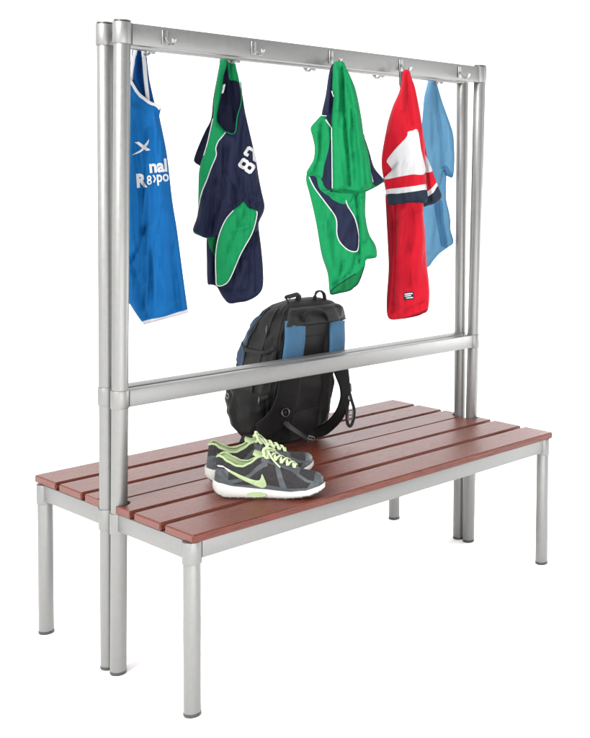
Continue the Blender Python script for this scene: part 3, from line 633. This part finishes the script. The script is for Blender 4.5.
# round ring on the left strap, webbing with buckles
def ring(name, c, r, t, nrm, mk, parent):
    nrm = Vector(nrm).normalized(); q = nrm.to_track_quat('Z', 'Y'); P = [Vector(c)+q@Vector((r*math.cos(2*math.pi*i/28), r*math.sin(2*math.pi*i/28), 0)) for i in range(28)]
    bm = bmesh.new(); sweep(bm, P, t, t, nrm, closed=True, n=8, ex=1); return build(name, bm, M[mk], parent, smooth=True)
ring('ring', at(285.5, 412.5, .046), .0125, .0045, (-.1, -1, .2), 'buckle', sl)
bm = bmesh.new(); c_ = at(285.5, 412.5, .047); tube(bm, c_+V((0, .005, 0)), c_-V((0, .001, 0)), .006, n=20, bev=.001); build('button', bm, M['nylon'], sl, smooth=40)
strap('webbing', [at(284, 421, .062), at(290, 427, .058), at(298, 432.5, .075), at(307, 438, .105)], .022, .003, (-.1, -1, .8), 'webbing', parent=sl)
def buckle(c, ux, uy, w, h, t, parent, name='buckle'):
    c = V(c); ux = V(ux).normalized(); uy = V(uy).normalized(); n_ = ux.cross(uy); bm = bmesh.new()
    for sx_, sy_, ww, hh in ((0, .5, w, .004), (0, -.5, w, .004), (0, 0, w, .003), (.5, 0, .004, h), (-.5, 0, .004, h)):
        r = bmesh.ops.create_cube(bm, size=1)
        for v in r['verts']:
            x, y, z = v.co; v.co = c+ux*(sx_*w+x*ww)+uy*(sy_*h+y*hh)+n_*(z*t)
    bmesh.ops.bevel(bm, geom=bm.edges[:], offset=.0008, segments=2, affect='EDGES')
    return build(name, bm, M['buckle'], parent, smooth=40)
buckle(at(310.5, 439.5, .118), (.8, .1, -.3), (.4, .2, 1), .030, .020, .005, sl)
buckle(at(347.5, 388, .028), (.7, -.7, .1), (0, .1, 1), .022, .026, .006, sr)
strap('webbing', [at(346.5, 366, .036), at(348, 378, .028), at(349, 390, .024), at(351.5, 400, .022), at(354, 409, .022), at(353.5, 419, .024), at(350.5, 426, .026), at(347.5, 423, .028), at(347, 412, .028), at(348.5, 400, .028), at(349, 392, .028)], .010, .005, (-.3, -1, 0), 'webbing', parent=sr, n=7)
ring('ring', at(349, 398, .020), .006, .003, (.5, -1, 0), 'cast', sr)
buckle(at(350.5, 415, .020), (.7, -.7, .1), (.1, 0, 1), .014, .030, .005, sr)
ring('badge', bsurf(150, .60, .016), .008, .003, (-1, .1, 0), 'grey_print', pack)

# ------------------------------------------------------------------ running shoes
M['shoe_mesh'] = mat('charcoal_shoe_mesh', (.030, .028, .030), .8, spec=.2, nscale=120, namt=.35, bump=.9, bscale=900)
M['shoe_over'] = mat('slate_grey_overlay', (.060, .070, .076), .5, spec=.25, nscale=60, namt=.12, bump=.2, bscale=500)
M['lime'] = mat('lime_lining', (.36, .46, .24), .7, spec=.3, nscale=60, namt=.1, bump=.4, bscale=700)
M['lace'] = mat('pale_lime_lace', (.56, .66, .38), .75, spec=.3, nscale=150, namt=.12, bump=.5, bscale=900)
M['sole'] = mat('off_white_midsole', (.52, .505, .48), .6, spec=.4, nscale=40, namt=.06, bump=.15, bscale=300)
M['outsole'] = mat('dark_rubber_outsole', (.03, .03, .03), .6, nscale=60, namt=.2)
def itp(tab, t):
    if t <= tab[0][0]: return tab[0][1]
    for (a, va), (b, vb) in zip(tab, tab[1:]):
        if t <= b:
            u = (t-a)/(b-a); u = u*u*(3-2*u)*.5+u*.5; return va+(vb-va)*u
    return tab[-1][1]
SL = .298
T_W = [(0, .012), (.02, .021), (.06, .029), (.14, .033), (.3, .0335), (.45, .036), (.6, .043), (.74, .047), (.85, .0435), (.92, .036), (.965, .026), (.99, .014), (1, .006)]
T_B = [(0, .024), (.03, .014), (.07, .006), (.13, .0005), (.66, .0), (.78, .003), (.88, .009), (.95, .017), (1, .027)]
T_S = [(0, .045), (.08, .040), (.22, .032), (.45, .026), (.7, .022), (.85, .026), (.95, .034), (1, .040)]
T_R = [(0, .098), (.04, .103), (.08, .101), (.14, .090), (.22, .079), (.28, .078), (.34, .086), (.41, .101), (.46, .104), (.55, .094), (.64, .083), (.72, .072), (.78, .065), (.84, .0625), (.90, .061), (.945, .058), (.98, .052), (1, .043)]
T_RW = [(0, .006), (.02, .012), (.06, .019), (.14, .024), (.28, .027), (.38, .024), (.46, .019), (.58, .016), (.68, .012), (.74, .004), (.76, .0), (1, 0)]
def shoe(name, label, heel, ang, bow=True, mirror=1):
    root = empty(name, (heel[0], heel[1], ZT)); tag(root, label, 'shoe', 'pair of running shoes')
    ca, sa = math.cos(ang), math.sin(ang)
    def Wd(x, y, z): y = y*mirror; return V((heel[0]+x*ca-y*sa, heel[1]+x*sa+y*ca, ZT+.0006+z))
    def curve(t): return .007*math.sin(math.pi*min(1, max(0, (t-.3)/.7)))*1.0-.010*max(0, (t-.75)/.25)**1.5
    def up(t, k, side, off=0):               # outer wall of the upper: t along, k 0 at the sole .. 1 at the rim
        w = itp(T_W, t)-.0025; zs_ = itp(T_S, t)-.002; zr = itp(T_R, t)+.007; wr_ = min(itp(T_RW, t), w)
        q = (1-k**2.4)**.62 if t > .5 else (1-k**2.2)**.8
        heel_in = .012*k*max(0, 1-t/.12)
        y = wr_+(w-wr_)*q; z = zs_+(zr-zs_)*(k if t < .5 else k**.92)
        y += .0018*noise.noise(V((t*16, k*5, side*3)))*math.sin(math.pi*min(1, k*1.05))
        return Wd(SL*(.012+.976*t)+heel_in*.6, side*(y+off)+curve(t), z+off*.3*k)
    # sole
    bm = bmesh.new(); NT = 90; rg = []
    for i in range(NT+1):
        t = i/NT; w = itp(T_W, t); zb = itp(T_B, t); zt_ = itp(T_S, t); cc = curve(t); r = []
        fl = .003*math.sin(math.pi*min(1, t*1.0))+.003*(1 if t < .3 else .4)
        sec = [(0, zb), (.7, zb), (.92, zb+.001), (1.0+fl*10, zb+.006), (1.0+fl*14, zb+(zt_-zb)*.45), (1.0, zt_-.003), (.93, zt_), (0, zt_)]
        pts_ = [(a*w, z) for a, z in sec]; pts_ += [(-a, z) for a, z in reversed(pts_[1:-1])]
        rg.append([bm.verts.new(Wd(SL*t, a+cc, z)) for a, z in pts_])
    n = len(rg[0])
    for i in range(NT):
        for j in range(n): bm.faces.new((rg[i][j], rg[i][(j+1) % n], rg[i+1][(j+1) % n], rg[i+1][j]))
    bm.faces.new(rg[0]); bm.faces.new(list(reversed(rg[-1]))); bmesh.ops.recalc_face_normals(bm, faces=bm.faces)
    sole = build('sole', bm, M['sole'], root, smooth=50)
    bm = bmesh.new(); rg = []                # thin dark outsole with flex grooves
    for i in range(121):
        t = .03+.94*i/120; w = itp(T_W, t)*.96; zb = itp(T_B, t); cc = curve(t); gr = .0022 if (i % 9) in (0, 1) else 0
        sec = [(-w, zb+.0005), (-w*.96, zb-.0003+gr*.4), (w*.96, zb-.0003+gr*.4), (w, zb+.0005), (w*1.03-gr*.8, zb+.0036-gr), (-w*1.03+gr*.8, zb+.0036-gr)]
        rg.append([bm.verts.new(Wd(SL*t, a+cc, z)) for a, z in sec])
    for a, b in zip(rg, rg[1:]):
        for q in range(6): bm.faces.new((a[q], a[(q+1) % 6], b[(q+1) % 6], b[q]))
    bm.faces.new(rg[0]); bm.faces.new(list(reversed(rg[-1]))); bmesh.ops.recalc_face_normals(bm, faces=bm.faces)
    build('outsole', bm, M['outsole'], sole)
    # sole inlay
    bm = bmesh.new(); sec = []
    for i in range(15):
        t = .33+.17*i/14; w = itp(T_W, t); h = .0065*math.sin(math.pi*(i+.6)/15.2)**.5
        sec.append([bm.verts.new(Wd(SL*t, -(w*1.07+.0016)+curve(t), .012-h)), bm.verts.new(Wd(SL*t, -(w*1.07+.0016)+curve(t), .012+h)), bm.verts.new(Wd(SL*t, -w*.9+curve(t), .012+h)), bm.verts.new(Wd(SL*t, -w*.9+curve(t), .012-h))])
    for a, b in zip(sec, sec[1:]):
        for j in range(4): bm.faces.new((a[j], a[(j+1) % 4], b[(j+1) % 4], b[j]))
    bmesh.ops.recalc_face_normals(bm, faces=bm.faces); build('sole_inlay', bm, M['lime'], sole, smooth=40)
    # upper with overlay pattern
    bm = bmesh.new(); NT = 220; NK = 44; cols = {}
    for sd in (-1, 1):
        for i in range(NT+1):
            for j in range(NK+1): cols[(sd, i, j)] = bm.verts.new(up(i/NT, j/NK, sd))
    def over(t, k):
        if t > .925-.13*max(0, .55-k): return 1                 # toe cap
        if k < .13 and t > .10: return 1                        # rand above the sole
        if t > .44 and k > .84 and t < .78: return 1            # eyestay
        if t > .5 and abs(t-(.575+.09*(1-k))) < .020+.012*(1-k): return 1   # midfoot strap
        if t > .70 and abs(k-(.98-(t-.70)*2.6)) < .075: return 1            # vamp line
        if t < .50 and abs(k-(.10+(t-.12)*1.9)) < .085 and t > .14: return 1 # quarter band
        if t < .15 and k < .50+1.0*t: return 1                  # heel counter
        return 0
    for sd in (-1, 1):
        for i in range(NT):
            for j in range(NK):
                q = [cols[(sd, i, j)], cols[(sd, i+1, j)], cols[(sd, i+1, j+1)], cols[(sd, i, j+1)]]
                if sd == 1: q.reverse()
                bm.faces.new(q).material_index = over((i+.5)/NT, (j+.5)/NK)
    for j in range(NK): bm.faces.new((cols[(-1, 0, j)], cols[(-1, 0, j+1)], cols[(1, 0, j+1)], cols[(1, 0, j)])).material_index = 1
    bmesh.ops.remove_doubles(bm, verts=bm.verts, dist=.00008)
    bmesh.ops.recalc_face_normals(bm, faces=bm.faces)
    upper = build('upper', bm, [M['shoe_mesh'], M['shoe_over']], root, smooth=50)
    # lining
    bm = bmesh.new(); NT = 60; G = {}
    for sd in (-1, 1):
        for i in range(NT+1):
            t = .0+.52*i/NT; w = itp(T_W, max(t, .01)); wr_ = min(itp(T_RW, t), w); zr = itp(T_R, t)+.007
            for j in range(9):
                k = j/8; y = (wr_-.0005)*(1-.0*k)+(-.002*math.sin(math.pi*k)) if k < .8 else wr_*(1-(k-.8)/.2)
                z = zr+(.036-zr)*min(1, k/.8)
                G[(sd, i, j)] = bm.verts.new(Wd(SL*(.012+.976*t)+.008*max(0, 1-t/.12), sd*y+curve(t), z))
    for sd in (-1, 1):
        for i in range(NT):
            for j in range(8):
                q = [G[(sd, i, j)], G[(sd, i+1, j)], G[(sd, i+1, j+1)], G[(sd, i, j+1)]]
                if sd == -1: q.reverse()
                bm.faces.new(q)
    build('lining', bm, M['lime'], root, smooth=True)
    # collar roll
    P = [up(t, 1, -1, 0) for t in [.46-.46*i/30 for i in range(31)]]+[up(t, 1, 1, 0) for t in [.46*i/30 for i in range(31)]]
    bm = bmesh.new(); sweep(bm, P, .0065, .006, (0, 0, 1), n=10, ex=1); build('collar', bm, M['lime'], root, smooth=True)
    # tongue
    bm = bmesh.new(); G = []
    for i in range(25):
        u = i/24; t = .76-.40*u; zc = itp(T_R, max(t, .44))+.004+(.012*max(0, (u-.70)/.30)**1.2 if u > .7 else 0); hw = (.008+.013*min(1, u*1.6))*(1-.45*max(0, (u-.8)/.2)**2)
        row = []
        for j in range(13):
            a = -1+2*j/12; row.append((t, a*hw, zc+.004*(1-a*a)-.001))
        G.append([bm.verts.new(Wd(SL*(.012+.976*t), y+curve(t), z)) for t, y, z in row]+[bm.verts.new(Wd(SL*(.012+.976*t)-.002, y+curve(t), z-.006)) for t, y, z in reversed(row)])
    n = len(G[0])
    for a, b in zip(G, G[1:]):
        for j in range(n): bm.faces.new((a[j], b[j], b[(j+1) % n], a[(j+1) % n]))
    bm.faces.new(G[0]); bm.faces.new(list(reversed(G[-1]))); bmesh.ops.recalc_face_normals(bm, faces=bm.faces)
    build('tongue', bm, M['lime'], root, smooth=50)
    # laces
    def tp(t, y, dz=0): return Wd(SL*(.012+.976*t), y+curve(t), itp(T_R, t)+.011+dz)
    bm = bmesh.new(); rows = [.73, .675, .62, .565, .51, .46]
    for a, b in zip(rows, rows[1:]):
        for sd in (-1, 1):
            ya = sd*(itp(T_RW, a)+.006); yb_ = -sd*(itp(T_RW, b)+.006)
            P = smooth_path([tp(a, ya*1.15, -.004), tp(a-.012, ya*.6, .002+sd*.001), tp((a+b)/2, 0, .005+sd*.0015), tp(b+.012, yb_*.6, .002+sd*.001), tp(b, yb_*1.15, -.004)], 5)
            sweep(bm, P, .0078, .0032, V((0, 0, 1)), n=8, ex=.8)
    P = smooth_path([tp(.735, -.014, -.004), tp(.735, 0, .003), tp(.735, .014, -.004)], 6); sweep(bm, P, .0058, .003, V((0, 0, 1)), n=8)
    for sd in (-1, 1):
        P = smooth_path([tp(.455, sd*.002, .004), tp(.46, sd*.020, .014), tp(.47, sd*.038, .010), tp(.50, sd*.046, .000), tp(.50, sd*.030, .004), tp(.47, sd*.010, .007), tp(.455, 0, .005)], 6)
        sweep(bm, P, .0072, .0035, V((.2, 0, 1)), n=8)
        P = smooth_path([tp(.455, 0, .006), tp(.49, sd*.016, .010), tp(.55, sd*.030, -.002), tp(.62, sd*.036, -.012)], 6)
        sweep(bm, P, .0068, .0035, V((.2, 0, 1)), n=8)
    P = smooth_path([tp(.445, -.006, .006), tp(.455, .0, .010), tp(.465, .006, .006)], 5); sweep(bm, P, .011, .008, V((0, 0, 1)), n=10, ex=1)
    build('laces', bm, M['lace'], root, smooth=True)
    # swoosh mark on both sides: follows the wall of the upper
    SP_ = [(222.2, 464.6), (225, 465.6), (232, 468.8), (242, 472.8), (251, 476), (257, 477.2), (260, 475.6), (261.4, 471.2), (263.6, 475), (265.6, 479.2), (266, 482), (264.2, 483.8), (260.6, 484), (253, 481.2), (244, 477.4), (236, 473.6), (228, 469)]
    for sd in (-1, 1):
        bm = bmesh.new(); pl = dens(sm2(SP_, True, 3), .7); xs_ = [p[0] for p in pl]; ys_ = [p[1] for p in pl]
        vin = list(pl); ein = [(i, (i+1) % len(pl)) for i in range(len(pl))]
        g_ = [(x, y) for x in np.arange(min(xs_), max(xs_), 1.0) for y in np.arange(min(ys_), max(ys_), 1.0)]; g_ = [p for p, ok in zip(g_, inside(g_, pl) & (dist(g_, pl, True) > .35)) if ok]
        vo, eo, fo, _, _, _ = delaunay_2d_cdt([Vector(v) for v in vin+g_], ein, [], 0, 1e-5)
        VV = [(v.x, v.y) for v in vo]; top = []; bot = []
        for (x, y) in VV:
            t = (x-211.5)/110; z = (494.2-y)/352; zs_ = itp(T_S, t)-.002; zr = itp(T_R, t)+.007; k = min(.97, max(.02, (z-zs_)/(zr-zs_)))
            top.append(bm.verts.new(up(t, k, sd, .0014))); bot.append(bm.verts.new(up(t, k, sd, -.0008)))
        cnt = {}
        for f in fo:
            c3 = np.mean([VV[i] for i in f], 0)
            if not inside([c3], pl)[0]: continue
            mi_ = 1 if c3[0] < 229 else 0
            fa = bm.faces.new([top[i] for i in f]); fa.material_index = mi_
            for a, b in zip(f, list(f[1:])+[f[0]]): cnt[(a, b)] = mi_
        for (a, b), mi_ in cnt.items():
            if (b, a) not in cnt: bm.faces.new((top[b], top[a], bot[a], bot[b])).material_index = mi_
        for v in [v for v in bm.verts if not v.link_faces]: bm.verts.remove(v)
        bmesh.ops.recalc_face_normals(bm, faces=bm.faces)
        build('side_emblem', bm, [M['lime'], M['print_white']], upper, smooth=True)
    bm = bmesh.new(); P = [up(.03+.012*i, .62+.01*i, -1, .0012) for i in range(7)]; sweep(bm, P, .0045, .002, (-1, -1, 0), n=8); build('heel_tab', bm, M['print_white'], upper, smooth=True)
    return root
shoe('running_shoe', 'grey running shoe with lime laces nearest the front edge of the bench', (.2045, -.150), math.atan2(-.772, .636))
shoe('running_shoe', 'grey running shoe half hidden behind the other shoe, nearer the backpack', (.258, -.030), math.atan2(-.136, .26)-.12, mirror=-1)
